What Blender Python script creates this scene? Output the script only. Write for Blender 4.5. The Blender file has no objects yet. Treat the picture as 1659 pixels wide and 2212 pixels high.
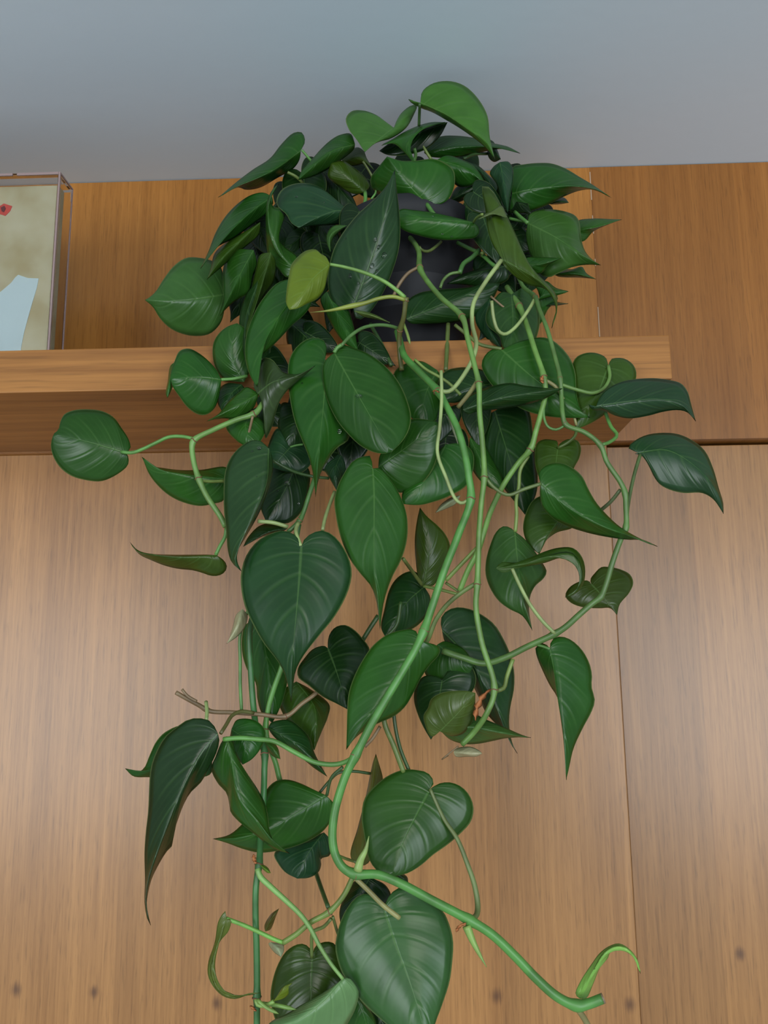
import bpy, bmesh, math, random
from mathutils import Vector, Matrix
random.seed(7)
sc = bpy.context.scene
col = sc.collection

# ------------------------------------------------------------------ camera
F, CX, CY = 1700.0, 829.5, 1106.0          # focal length in pixels of the 1659x2212 frame
CAMZ = 1.75
P_, Y_, R_ = math.radians(9.647), math.radians(1.893), math.radians(0.611)
ROT = Matrix.Rotation(Y_, 3, 'Z') @ Matrix.Rotation(P_, 3, 'X') @ Matrix.Rotation(R_, 3, 'Y')
cam = bpy.data.cameras.new('camera'); camo = bpy.data.objects.new('camera', cam); col.objects.link(camo)
cam.sensor_fit = 'VERTICAL'; cam.sensor_height = 24.0; cam.lens = 24.0 * F / 2212.0
cam.clip_start = 0.02
camo.matrix_world = Matrix.Translation((0, 0, CAMZ)) @ (ROT @ Matrix.Rotation(math.radians(90), 3, 'X')).to_4x4()
sc.camera = camo

# ------------------------------------------------------------------ world, light, exposure
w = bpy.data.worlds.new('world'); sc.world = w; w.use_nodes = True
bg = w.node_tree.nodes['Background']; bg.inputs[0].default_value = (0.86, 0.93, 1.0, 1); bg.inputs[1].default_value = 0.22
def area(name, loc, target, sx, sy, power, c):
    l = bpy.data.lights.new(name, 'AREA'); l.shape = 'RECTANGLE'; l.size = sx; l.size_y = sy; l.energy = power; l.color = c
    o = bpy.data.objects.new(name, l); col.objects.link(o); o.location = loc
    o.rotation_euler = (Vector(target) - Vector(loc)).to_track_quat('-Z', 'Y').to_euler()
    return o
area('window_light', (-2.25, -3.2, 1.35), (-0.2, 1, 1.6), 2.0, 1.5, 42, (0.90, 0.96, 1.0))
area('window_light', (2.15, -3.2, 1.35), (0.2, 1, 1.6), 2.0, 1.5, 42, (0.84, 0.93, 1.0))
area('overhead_light', (0.3, -1.3, 2.33), (0.2, 0.6, 1.5), 0.9, 0.9, 9, (1.0, 0.94, 0.86))  # unseen warm area light overhead, behind the camera
sc.view_settings.view_transform = 'Standard'; sc.view_settings.look = 'None'
sc.view_settings.gamma = 1.0; sc.view_settings.use_curve_mapping = False
sc.view_settings.exposure = 1.0

def unp(px, py, Y):
    """world point seen at pixel (px,py) on the vertical plane Y (metres in front of the camera)"""
    d = ROT @ Vector(((px - CX) / F, 1.0, -(py - CY) / F))
    d = d * (Y / d.y)
    return Vector((d.x, d.y, d.z + CAMZ))

# ------------------------------------------------------------------ materials
def newmat(name):
    m = bpy.data.materials.new(name); m.use_nodes = True
    nt = m.node_tree; b = nt.nodes['Principled BSDF']
    return m, nt, b
def N(nt, t, **kw):
    n = nt.nodes.new(t)
    for k, v in kw.items(): setattr(n, k, v)
    return n
def ramp(nt, src, stops):
    r = N(nt, 'ShaderNodeValToRGB'); nt.links.new(src, r.inputs[0])
    e = r.color_ramp.elements
    while len(e) < len(stops): e.new(0.5)
    for i, (p, c) in enumerate(stops):
        e[i].position = p; e[i].color = (c, c, c, 1) if not hasattr(c, '__len__') else (*c, 1)
    return r.outputs[0]
def mix(nt, a, b, fac, mode='MIX'):
    m = N(nt, 'ShaderNodeMix', data_type='RGBA', blend_type=mode)
    for s, i in ((fac, 0), (a, 6), (b, 7)):
        if hasattr(s, 'is_output') or hasattr(s, 'links'): nt.links.new(s, m.inputs[i])
        elif i == 0: m.inputs[0].default_value = s
        else: m.inputs[i].default_value = (*s, 1)
    return m.outputs[2]
def math_(nt, op, a, b=0.5, c=None):
    m = N(nt, 'ShaderNodeMath', operation=op)
    for i, s in enumerate((a, b) if c is None else (a, b, c)):
        if hasattr(s, 'links'): nt.links.new(s, m.inputs[i])
        else: m.inputs[i].default_value = s
    return m.outputs[0]
def sstep(nt, v, lo, hi, a=0.0, b=1.0):
    m = N(nt, 'ShaderNodeMapRange', interpolation_type='SMOOTHSTEP')
    nt.links.new(v, m.inputs[0])
    m.inputs[1].default_value = lo; m.inputs[2].default_value = hi; m.inputs[3].default_value = a; m.inputs[4].default_value = b
    return m.outputs[0]

def wood(name, c_dark, c_light, axis, rough=0.36, knots=(), seed=0.0, strips=True, coat=0.35, spec=.35):
    """teak-like veneer, grain running along the given axis"""
    m, nt, b = newmat(name)
    g = N(nt, 'ShaderNodeNewGeometry')
    def noise(sc3, detail=6, rough_=0.6, off=0.0, dist=0.0):
        mp = N(nt, 'ShaderNodeMapping'); nt.links.new(g.outputs['Position'], mp.inputs[0])
        mp.inputs[3].default_value = sc3; mp.inputs[1].default_value = (seed + off, off * 1.7, seed * 0.3)
        n = N(nt, 'ShaderNodeTexNoise'); nt.links.new(mp.outputs[0], n.inputs[0])
        n.inputs['Scale'].default_value = 1; n.inputs['Detail'].default_value = detail; n.inputs['Roughness'].default_value = rough_
        n.inputs['Distortion'].default_value = dist
        return n.outputs[0]
    if axis == 'Z': s1, s2, s3, s4 = (30, 5, 1.1), (240, 10, 5.0), (520, 30, 34), (7, 3, 0.25)
    else:           s1, s2, s3, s4 = (0.9, 16, 34), (2.6, 60, 120), (14, 200, 300), (0.4, 5, 10)
    broad = noise(s1, 4, 0.55, 3.1, 0.4); fine = noise(s2, 5, 0.65, 8.3); pore = noise(s3, 2, 0.5, 1.9); wide = noise(s4, 2, 0.5, 5.7)
    f = math_(nt, 'ADD', math_(nt, 'MULTIPLY', broad, 0.42), math_(nt, 'MULTIPLY', fine, 0.50))
    f = math_(nt, 'ADD', f, math_(nt, 'MULTIPLY', wide, 0.3))
    c = ramp(nt, f, [(0.44, c_dark), (0.61, tuple((a + b_) / 2 for a, b_ in zip(c_dark, c_light))), (0.78, c_light)])
    pr = ramp(nt, pore, [(0.28, 0.78), (0.45, 1.0)])
    c = mix(nt, c, pr, 1.0, 'MULTIPLY')
    if strips:     # veneer leaves of slightly different tone, hard joints between them
        sx = N(nt, 'ShaderNodeSeparateXYZ'); nt.links.new(g.outputs['Position'], sx.inputs[0])
        vo = N(nt, 'ShaderNodeTexVoronoi', voronoi_dimensions='1D'); nt.links.new(math_(nt, 'ADD', sx.outputs[0], 20.0 + seed), vo.inputs['W'])
        vo.inputs['Scale'].default_value = 9.0
        cs = N(nt, 'ShaderNodeSeparateColor'); nt.links.new(vo.outputs['Color'], cs.inputs[0])
        c = mix(nt, c, ramp(nt, cs.outputs[0], [(0.0, (0.80, 0.78, 0.76)), (1.0, (1.06, 1.04, 1.0))]), 1.0, 'MULTIPLY')
    for (k, r) in knots:
        vm = N(nt, 'ShaderNodeVectorMath', operation='SUBTRACT'); nt.links.new(g.outputs['Position'], vm.inputs[0]); vm.inputs[1].default_value = k
        vs = N(nt, 'ShaderNodeVectorMath', operation='MULTIPLY'); nt.links.new(vm.outputs[0], vs.inputs[0]); vs.inputs[1].default_value = (1.0, 0.0, 0.75)
        ln = N(nt, 'ShaderNodeVectorMath', operation='LENGTH'); nt.links.new(vs.outputs[0], ln.inputs[0])
        d = math_(nt, 'ADD', ln.outputs['Value'], math_(nt, 'MULTIPLY', math_(nt, 'SUBTRACT', pore, 0.5), 0.006))
        c = mix(nt, c, (0.085, 0.035, 0.014), sstep(nt, d, 0.0, r * .8, 0.85, 0.0))
    nt.links.new(c, b.inputs['Base Color'])
    b.inputs['Roughness'].default_value = rough
    b.inputs['Coat Weight'].default_value = coat; b.inputs['Coat Roughness'].default_value = 0.26; b.inputs['Specular IOR Level'].default_value = spec
    bp = N(nt, 'ShaderNodeBump'); bp.inputs['Strength'].default_value = 0.12; bp.inputs['Distance'].default_value = 0.0006
    nt.links.new(pore, bp.inputs['Height']); nt.links.new(bp.outputs[0], b.inputs['Normal'])
    return m

DK, LT = (0.235, 0.104, 0.030), (0.45, 0.225, 0.074)
YL = 1.0           # lower panels' face
YU = 0.985         # upper panels' face (they stand proud of the lower ones)
YR = 1.006         # lower right panel sits a little further back
kn = [(unp(x, y, YL), r) for x, y, r in ((35, 2138, .012), (203, 2143, .010), (468, 2167, .011), (1073, 2152, .012), (1361, 2170, .012), (1604, 2065, .011))]
M_wall = wood('teak_veneer', DK, LT, 'Z', knots=kn)
M_wall2 = wood('teak_veneer_right', tuple(a * .88 for a in DK), tuple(a * .86 for a in LT), 'Z', knots=kn[4:], seed=4.4)
M_up = wood('teak_veneer_upper', (0.285, 0.110, 0.019), (0.46, 0.20, 0.042), 'Z', seed=9.1, coat=.15)
M_up2 = wood('teak_veneer_upper_right', (0.212, 0.078, 0.013), (0.345, 0.142, 0.030), 'Z', seed=6.1, coat=.15)
M_shelf = wood('teak_shelf', (0.185, 0.072, 0.016), (0.43, 0.192, 0.048), 'X', strips=False, seed=2.0, rough=.5, coat=.0, spec=.3)

m, nt, b = newmat('ceiling_paint'); M_ceil = m
n = N(nt, 'ShaderNodeTexNoise'); n.inputs['Scale'].default_value = 1.6; n.inputs['Detail'].default_value = 3
g = N(nt, 'ShaderNodeNewGeometry'); nt.links.new(g.outputs['Position'], n.inputs[0])
nt.links.new(ramp(nt, n.outputs[0], [(0.3, (0.60, 0.74, 0.83)), (0.7, (0.67, 0.76, 0.83))]), b.inputs['Base Color'])
b.inputs['Roughness'].default_value = 0.7
n2 = N(nt, 'ShaderNodeTexNoise'); n2.inputs['Scale'].default_value = 60; nt.links.new(g.outputs['Position'], n2.inputs[0])
bp = N(nt, 'ShaderNodeBump'); bp.inputs['Strength'].default_value = .06; bp.inputs['Distance'].default_value = .002
nt.links.new(n2.outputs[0], bp.inputs['Height']); nt.links.new(bp.outputs[0], b.inputs['Normal'])

def simple(name, c, rough=.5, **kw):
    m, nt, b = newmat(name); b.inputs['Base Color'].default_value = (*c, 1); b.inputs['Roughness'].default_value = rough
    for k, v in kw.items(): b.inputs[k].default_value = v
    return m
M_gap = simple('dark_gap', (0.02, 0.012, 0.008), .9)
M_filler = simple('joint_filler', (0.42, 0.30, 0.2), .7)
M_pot = simple('pot_plastic', (0.007, 0.008, 0.011), .7)
M_soil = simple('soil', (0.02, 0.014, 0.01), .95)
M_node = simple('node_scar', (0.16, 0.07, 0.035), .8)
M_dry = simple('dry_leaf', (0.33, 0.11, 0.03), .7)
M_drop = simple('water', (1, 1, 1), .02, **{'Transmission Weight': 1.0, 'IOR': 1.33})
M_acr = simple('acrylic', (0.93, 0.93, 0.93), .05, **{'Transmission Weight': 1.0, 'IOR': 1.12})
M_acre = simple('acrylic_edge', (0.45, 0.34, 0.33), .25, **{'Transmission Weight': 0.45, 'IOR': 1.3})

# leaf: colour per object, veins and rim from the blade's own (along, across) coordinates
m, nt, b = newmat('leaf_blade'); M_leaf = m
oi = N(nt, 'ShaderNodeObjectInfo'); uv = N(nt, 'ShaderNodeUVMap'); uv.uv_map = 'UVMap'
sp = N(nt, 'ShaderNodeSeparateXYZ'); nt.links.new(uv.outputs[0], sp.inputs[0])
U = sp.outputs[0]; V = math_(nt, 'ABSOLUTE', math_(nt, 'SUBTRACT', sp.outputs[1], 0.5)); V = math_(nt, 'MULTIPLY', V, 2.0)
midw = math_(nt, 'MULTIPLY', math_(nt, 'SUBTRACT', 1.15, U), 0.05)
mid = math_(nt, 'SUBTRACT', 1.0, sstep(nt, math_(nt, 'DIVIDE', V, midw), 0.25, 1.0))
fr = math_(nt, 'FRACT', math_(nt, 'MULTIPLY', U, 5.5)); tri = math_(nt, 'ABSOLUTE', math_(nt, 'SUBTRACT', fr, 0.5))
vein = math_(nt, 'MULTIPLY', sstep(nt, tri, 0.0, 0.13, 1.0, 0.0), sstep(nt, V, 0.35, 0.95, 1.0, 0.0))
fr2 = math_(nt, 'FRACT', math_(nt, 'MULTIPLY', U, 16.5)); tri2 = math_(nt, 'ABSOLUTE', math_(nt, 'SUBTRACT', fr2, 0.5))
vein2 = math_(nt, 'MULTIPLY', sstep(nt, tri2, 0.0, 0.3, 1.0, 0.0), sstep(nt, V, 0.5, 1.0, 1.0, 0.3))
tc = N(nt, 'ShaderNodeNewGeometry')
no = N(nt, 'ShaderNodeTexNoise'); no.inputs['Scale'].default_value = 34; no.inputs['Detail'].default_value = 3; nt.links.new(tc.outputs['Position'], no.inputs[0])
base = oi.outputs['Color']
pale = mix(nt, base, (0.15, 0.30, 0.08), 0.42)
c = mix(nt, mix(nt, base, (0.88, 0.9, 0.85), 1.0, 'MULTIPLY'), mix(nt, base, (1.12, 1.1, 1.1), 1.0, 'MULTIPLY'), sstep(nt, no.outputs[0], 0.35, 0.65))
c = mix(nt, c, pale, math_(nt, 'MULTIPLY', vein, 0.16))
c = mix(nt, c, pale, math_(nt, 'MULTIPLY', vein2, 0.05))
c = mix(nt, c, pale, math_(nt, 'MULTIPLY', mid, 0.5))
c = mix(nt, c, (0.20, 0.27, 0.09), sstep(nt, V, 0.965, 0.99, 0.0, 0.42))
nt.links.new(c, b.inputs['Base Color'])
b.inputs['Roughness'].default_value = 0.29; b.inputs['Specular IOR Level'].default_value = 0.32
hgt = math_(nt, 'SUBTRACT', math_(nt, 'MULTIPLY', vein, -0.7), mid)
hgt = math_(nt, 'SUBTRACT', hgt, math_(nt, 'MULTIPLY', vein2, 0.12))
bp = N(nt, 'ShaderNodeBump'); bp.inputs['Strength'].default_value = .28; bp.inputs['Distance'].default_value = .001
nt.links.new(hgt, bp.inputs['Height']); nt.links.new(bp.outputs[0], b.inputs['Normal'])
tr = N(nt, 'ShaderNodeBsdfTranslucent'); nt.links.new(mix(nt, c, (0.9, 1.0, 0.35), 1.0, 'MULTIPLY'), tr.inputs[0])
ms = N(nt, 'ShaderNodeMixShader'); ms.inputs[0].default_value = 0.10
nt.links.new(b.outputs[0], ms.inputs[1]); nt.links.new(tr.outputs[0], ms.inputs[2])
nt.links.new(ms.outputs[0], nt.nodes['Material Output'].inputs[0])

m, nt, b = newmat('stem'); M_stem = m
oi = N(nt, 'ShaderNodeObjectInfo'); g = N(nt, 'ShaderNodeNewGeometry')
no = N(nt, 'ShaderNodeTexNoise'); no.inputs['Scale'].default_value = 45; nt.links.new(g.outputs['Position'], no.inputs[0])
nt.links.new(mix(nt, mix(nt, oi.outputs['Color'], (.78, .72, .7), 1.0, 'MULTIPLY'), mix(nt, oi.outputs['Color'], (1.15, 1.12, 1.1), 1.0, 'MULTIPLY'), sstep(nt, no.outputs[0], .35, .65)), b.inputs['Base Color'])
b.inputs['Roughness'].default_value = .42

# ------------------------------------------------------------------ mesh helpers
def link(name, me, mat=None, parent=None, smooth=True, **props):
    o = bpy.data.objects.new(name, me); col.objects.link(o)
    if mat: me.materials.append(mat)
    if smooth: me.polygons.foreach_set('use_smooth', [True] * len(me.polygons))
    if parent: o.parent = parent; o.matrix_parent_inverse = Matrix.Translation(-parent.location) if parent.parent is None else Matrix.Identity(4)
    for k, v in props.items(): o[k] = v
    return o
def box(bm, x0, x1, y0, y1, z0, z1):
    vs = [bm.verts.new((x, y, z)) for x in (x0, x1) for y in (y0, y1) for z in (z0, z1)]
    for f in ((0, 1, 3, 2), (4, 6, 7, 5), (0, 4, 5, 1), (2, 3, 7, 6), (0, 2, 6, 4), (1, 5, 7, 3)): bm.faces.new([vs[i] for i in f])
def boxobj(name, dims, mat, parent=None, bevel=0.0, **props):
    bm = bmesh.new(); box(bm, *dims)
    bmesh.ops.recalc_face_normals(bm, faces=bm.faces)
    if bevel: bmesh.ops.bevel(bm, geom=bm.edges[:], offset=bevel, segments=2, affect='EDGES', profile=.6)
    me = bpy.data.meshes.new(name); bm.to_mesh(me); bm.free()
    return link(name, me, mat, parent, smooth=False, **props)
def empty(name, loc, **props):
    o = bpy.data.objects.new(name, None); col.objects.link(o); o.location = loc; o.empty_display_size = .05
    for k, v in props.items(): o[k] = v
    return o

# ------------------------------------------------------------------ room
ZC = unp(900, 372, YU).z
YF = 0.747
ZB = (unp(700, 832, YF).z + unp(600, 974, YL).z) / 2   # underside of shelf and of upper panels
boxobj('ceiling', (-3.2, 3.2, -3.4, 1.1, ZC, ZC + .1), M_ceil, kind='structure')
wall = boxobj('wall_back', (-3.2, 3.2, 1.03, 1.10, 0.0, ZC), M_gap, kind='structure')
XS = unp(1296, 740, YU).x                    # vertical joint, same line above and below
XS2 = unp(1333, 1320, YL).x
boxobj('wood_panel', (-1.6, XS - .00002, YU, 1.03, ZB + .0001, ZC - .001), M_up, wall, .0001)
boxobj('wood_panel', (XS + .00002, 1.8, YU - .0005, 1.03, ZB + .0001, ZC - .001), M_up2, wall, .0001)
boxobj('wood_panel', (-1.6, XS2 - .0007, YL, 1.03, 0.1, ZB), M_wall, wall, .0012)
boxobj('wood_panel', (XS2 + .0007, 1.8, YR, 1.03, 0.1, ZB - .003), M_wall2, wall, .0008)
for ya_, yb_ in ((372, 432), (466, 505), (560, 575), (664, 728)):
    boxobj('joint_filler', (XS - .0007, XS + .0005, YU - .0008, YU + .006, unp(1290, yb_, YU).z, unp(1276, ya_, YU).z), M_filler, wall)

# ------------------------------------------------------------------ shelf
YF = 0.747
ZT = unp(700, 741, YF).z; ZB2 = ZB; XE = unp(1449, 770, YF).x
sh = empty('wall_shelf', (-.2, .87, ZB2), label='long teak wall shelf with a square right end, carrying the plant', category='shelf')
boxobj('board', (-1.5, XE, YF, YU - .0003, ZB2, ZT), M_shelf, sh, .0012)

# ------------------------------------------------------------------ acrylic case with print
YC = 0.80
xr = unp(129, 390, YC).x; zt = unp(90, 373, YC).z
case = empty('acrylic_display_case', (xr - .22, YC + .017, ZT), label='clear acrylic display box standing on the left of the shelf', category='display case')
t = .004; D_ = .034; xl = xr - .44
boxobj('front_panel', (xl, xr, YC, YC + t, ZT + .0005, zt), M_acr, case, .0004)
boxobj('side_panel', (xr - t, xr, YC + t + .0002, YC + D_, ZT + .0005, zt), M_acr, case, .0004)
boxobj('side_panel', (xl, xl + t, YC + t + .0002, YC + D_, ZT + .0005, zt), M_acr, case, .0004)
boxobj('top_panel', (xl + t + .0002, xr - t - .0002, YC + t + .0002, YC + D_, zt - t, zt), M_acr, case, .0004)
e = .0016
boxobj('edge', (xr - e, xr + .0004, YC - .0004, YC + e, ZT + .0005, zt + .0004), M_acre, case, .0002)
boxobj('edge', (xr - e, xr + .0004, YC + D_ - e, YC + D_ + .0004, ZT + .0005, zt + .0004), M_acre, case, .0002)
boxobj('edge', (xr - e, xr + .0004, YC + e + .0002, YC + D_ - e - .0002, zt - e, zt + .0004), M_acre, case, .0002)
xh = unp(32, 376, YC).x
boxobj('edge', (xl, xh - .0025, YC - .0004, YC + e, zt - e * 1.6, zt + .0004), M_acre, case, .0002)
boxobj('edge', (xh + .0025, xr - e - .0002, YC - .0004, YC + e, zt - e * 1.6, zt + .0004), M_acre, case, .0002)

m, nt, b = newmat('aged_paper'); M_paper = m
g = N(nt, 'ShaderNodeNewGeometry')
n1 = N(nt, 'ShaderNodeTexNoise'); n1.inputs['Scale'].default_value = 22; n1.inputs['Detail'].default_value = 5; nt.links.new(g.outputs['Position'], n1.inputs[0])
nt.links.new(ramp(nt, n1.outputs[0], [(0.32, (0.31, 0.26, 0.14)), (0.5, (0.37, 0.335, 0.21)), (0.7, (0.41, 0.38, 0.26))]), b.inputs['Base Color']); b.inputs['Roughness'].default_value = .8
M_red = simple('red_print', (0.42, 0.05, 0.035), .7); M_bluep = simple('pale_blue_print', (0.40, 0.50, 0.51), .7)
M_ink = simple('dark_ink', (0.10, 0.02, 0.02), .7)
YP = YC + .010
xp = unp(124, 410, YP).x; zp = unp(80, 402, YP).z
art = empty('art_print', (xp - .2, YP + .008, ZT + .001), label='aged beige print with a red diamond, inside the clear box', category='picture')
boxobj('sheet', (xl + .006, xp, YP, YP + .014, ZT + .0012, zp), M_paper, art, .0006)
def flat(name, pts, Y, mat, parent):
    bm = bmesh.new(); vs = [bm.verts.new(unp(x, y, Y)) for x, y in pts]; f = bm.faces.new(vs)
    r = bmesh.ops.extrude_face_region(bm, geom=[f]); bmesh.ops.translate(bm, vec=(0, .0003, 0), verts=[v for v in r['geom'] if isinstance(v, bmesh.types.BMVert)])
    bmesh.ops.recalc_face_normals(bm, faces=bm.faces); bmesh.ops.triangulate(bm, faces=[x for x in bm.faces if len(x.verts) > 4])
    me = bpy.data.meshes.new(name); bm.to_mesh(me); bm.free(); return link(name, me, mat, parent, smooth=False)
flat('diamond', [(-9, 452), (9, 440), (27, 446), (22, 457), (12, 467), (0, 463)], YP - .0004, M_red, art)
flat('ink_mark', [(2, 449), (10, 445), (13, 451), (9, 459), (4, 457)], YP - .0008, M_ink, art)
flat('blue_shape', [(-60, 690), (-10, 640), (4, 629), (25, 611), (33, 600), (40, 594), (60, 601), (84, 602), (80, 622), (70, 655), (60, 690), (52, 720), (46, 752), (40, 800), (-60, 800)], YP - .0004, M_bluep, art)

# ------------------------------------------------------------------ the plant
PX = unp(884, 600, .855).x; PY = .855
plant = empty('heartleaf_vine', (PX, PY, ZT), label='potted trailing vine with glossy heart-shaped green leaves hanging over the shelf', category='potted plant')
def lathe(name, prof, seg, mat, parent, cx, cy, **props):
    bm = bmesh.new(); rings = []
    for r, z in prof: rings.append([bm.verts.new((cx + r * math.cos(a), cy + r * math.sin(a), z)) for a in (2 * math.pi * i / seg for i in range(seg))])
    for A, B in zip(rings, rings[1:]):
        for i in range(seg): bm.faces.new((A[i], A[(i + 1) % seg], B[(i + 1) % seg], B[i]))
    bm.faces.new(rings[0][::-1]); bm.faces.new(rings[-1])
    bmesh.ops.recalc_face_normals(bm, faces=bm.faces)
    me = bpy.data.meshes.new(name); bm.to_mesh(me); bm.free(); return link(name, me, mat, parent, **props)
z0 = ZT + .0008
lathe('pot', [(.060, z0), (.064, z0 + .002), (.080, z0 + .150), (.084, z0 + .151), (.085, z0 + .174), (.083, z0 + .176), (.079, z0 + .174), (.077, z0 + .154), (.072, z0 + .06), (.05, z0 + .02)], 48, M_pot, plant, PX, PY, label='dark grey plastic nursery pot')
bm = bmesh.new(); bmesh.ops.create_grid(bm, x_segments=18, y_segments=18, size=.0745)
for v in bm.verts:
    x, y = v.co.x / .0745, v.co.y / .0745
    v.co.x, v.co.y = .0745 * x * math.sqrt(1 - y * y / 2), .0745 * y * math.sqrt(1 - x * x / 2)
    v.co.z = random.uniform(-.003, .003); v.co += Vector((PX, PY, z0 + .15))
me = bpy.data.meshes.new('soil'); bm.to_mesh(me); bm.free(); link('soil', me, M_soil, plant)

def crom(pts, n):
    """Catmull-Rom through pts, resampled to n+1 points evenly by arc length"""
    P = [tuple(p) for p in pts]; k = len(P[0])
    if len(P) == 2: dense = [tuple(P[0][j] + (P[1][j] - P[0][j]) * i / 20 for j in range(k)) for i in range(21)]
    else:
        Q = [tuple(2 * P[0][j] - P[1][j] for j in range(k))] + P + [tuple(2 * P[-1][j] - P[-2][j] for j in range(k))]
        dense = []
        for i in range(1, len(Q) - 2):
            p0, p1, p2, p3 = Q[i - 1:i + 3]
            # centripetal knots avoid loops on uneven spacing
            t0 = 0; t1 = t0 + max(1e-3, math.dist(p0[:2], p1[:2]) ** .5); t2 = t1 + max(1e-3, math.dist(p1[:2], p2[:2]) ** .5); t3 = t2 + max(1e-3, math.dist(p2[:2], p3[:2]) ** .5)
            for s in range(10):
                t = t1 + (t2 - t1) * s / 10; o = []
                for j in range(k):
                    a1 = (t1 - t) / (t1 - t0) * p0[j] + (t - t0) / (t1 - t0) * p1[j]
                    a2 = (t2 - t) / (t2 - t1) * p1[j] + (t - t1) / (t2 - t1) * p2[j]
                    a3 = (t3 - t) / (t3 - t2) * p2[j] + (t - t2) / (t3 - t2) * p3[j]
                    b1 = (t2 - t) / (t2 - t0) * a1 + (t - t0) / (t2 - t0) * a2
                    b2 = (t3 - t) / (t3 - t1) * a2 + (t - t1) / (t3 - t1) * a3
                    o.append((t2 - t) / (t2 - t1) * b1 + (t - t1) / (t2 - t1) * b2)
                dense.append(tuple(o))
        dense.append(P[-1])
    L = [0]
    for a, b_ in zip(dense, dense[1:]): L.append(L[-1] + math.dist(a[:2], b_[:2]))
    out = []; i = 0
    for s in range(n + 1):
        d = L[-1] * s / n
        while i < len(L) - 2 and L[i + 1] < d: i += 1
        f = (d - L[i]) / max(1e-9, L[i + 1] - L[i]); f = min(1, max(0, f))
        out.append(tuple(a + (b_ - a) * f for a, b_ in zip(dense[i], dense[i + 1])))
    return out
def prs(flat_): return [(flat_[i], flat_[i + 1]) for i in range(0, len(flat_), 2)]

COL = dict(d=(0.018, 0.085, 0.030), t=(0.026, 0.105, 0.075), g=(0.031, 0.165, 0.034), m=(0.041, 0.20, 0.042), b=(0.10, 0.31, 0.085), k=(0.010, 0.05, 0.018),  # t, like the bluish blade literals, has gray-blue ceiling sheen mixed in
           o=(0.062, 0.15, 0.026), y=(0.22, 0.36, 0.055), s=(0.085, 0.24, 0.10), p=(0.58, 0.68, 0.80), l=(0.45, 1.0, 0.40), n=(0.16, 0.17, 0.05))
LEAVES = []
NU, NV = 32, 6
def leaf(c, yb, yt, mid, A, B, oa=.006, ob=.006, bow=.004, name='leaf', lab=None, puff=.0014, wav=.0010, rib=.00032):
    mid, A, B = prs(mid), prs(A), prs(B)
    base, tip = mid[0], mid[-1]
    Mp = crom(mid, 40); Ap = crom([base] + A + [tip], NU); Bp = crom([base] + B + [tip], NU)
    W = max(20.0, max(math.dist(a, b_) for a, b_ in zip(Ap, Bp)))
    ph = random.uniform(0, 6.28)
    vs, px, uvs = [], [], []
    def mp(s):
        s = max(0, min(1, s)) * 40; i = min(39, int(s)); f = s - i
        return tuple(Mp[i][j] + (Mp[i + 1][j] - Mp[i][j]) * f for j in (0, 1))
    for i in range(NU + 1):
        u = i / NU; s = max(0.0, (u - .10) / .90) ** 1.9
        mx = mp(s); Ym = yb + (yt - yb) * s - bow * 4 * s * (1 - s)
        for j in range(-NV, NV + 1):
            v = abs(j) / NV; ue = u - .13 * v ** 1.6; E = Ap[i] if j < 0 else Bp[i]; off = oa if j < 0 else ob
            x = mx[0] + (E[0] - mx[0]) * v; y = mx[1] + (E[1] - mx[1]) * v
            wsc = min(1.0, math.dist(mx, E) / (0.35 * W)) ** .8
            env = math.sin(math.pi * min(1, u * 1.02)) ** .6 if 0 < u < 1 else 0
            Yd = Ym + off * v ** 1.3 * env - puff * math.sin(math.pi * v ** .8) * wsc * env
            Yd += rib * math.sin((ue * 5.5 + .25) * 2 * math.pi) * math.sin(math.pi * v) * wsc * env
            Yd += wav * math.sin(u * 11 + ph + (2 if j < 0 else 0)) * v ** 2 * env
            vs.append(unp(x, y, Yd)); px.append((x, y)); uvs.append((ue, .5 + .5 * j / NV))
    w_ = 2 * NV + 1; faces = [(i * w_ + j, i * w_ + j + 1, (i + 1) * w_ + j + 1, (i + 1) * w_ + j) for i in range(NU) for j in range(2 * NV)]
    bm = bmesh.new(); bv = [bm.verts.new(v) for v in vs]; ul = bm.loops.layers.uv.new('UVMap')
    for f in faces:
        fc = bm.faces.new([bv[k] for k in f])
        for lp, k in zip(fc.loops, f): lp[ul].uv = uvs[k]
    bmesh.ops.remove_doubles(bm, verts=bm.verts, dist=2e-5)
    # let normals face the viewer side so the thickness grows behind
    bm.normal_update()
    cam_ = Vector((0, 0, CAMZ)); s_ = sum((f.normal.dot(cam_ - f.calc_center_median())) * f.calc_area() for f in bm.faces)
    if s_ < 0: bmesh.ops.reverse_faces(bm, faces=bm.faces)
    me = bpy.data.meshes.new(name); bm.to_mesh(me); bm.free()
    o = link(name, me, M_leaf, plant)
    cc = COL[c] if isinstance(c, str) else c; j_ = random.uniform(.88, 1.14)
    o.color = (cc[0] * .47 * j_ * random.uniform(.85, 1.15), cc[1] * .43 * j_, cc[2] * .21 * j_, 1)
    so = o.modifiers.new('thickness', 'SOLIDIFY'); so.thickness = .00045; so.offset = -1
    if lab: o['label'] = lab
    LEAVES.append((base, o, px, vs)); return o

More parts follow.
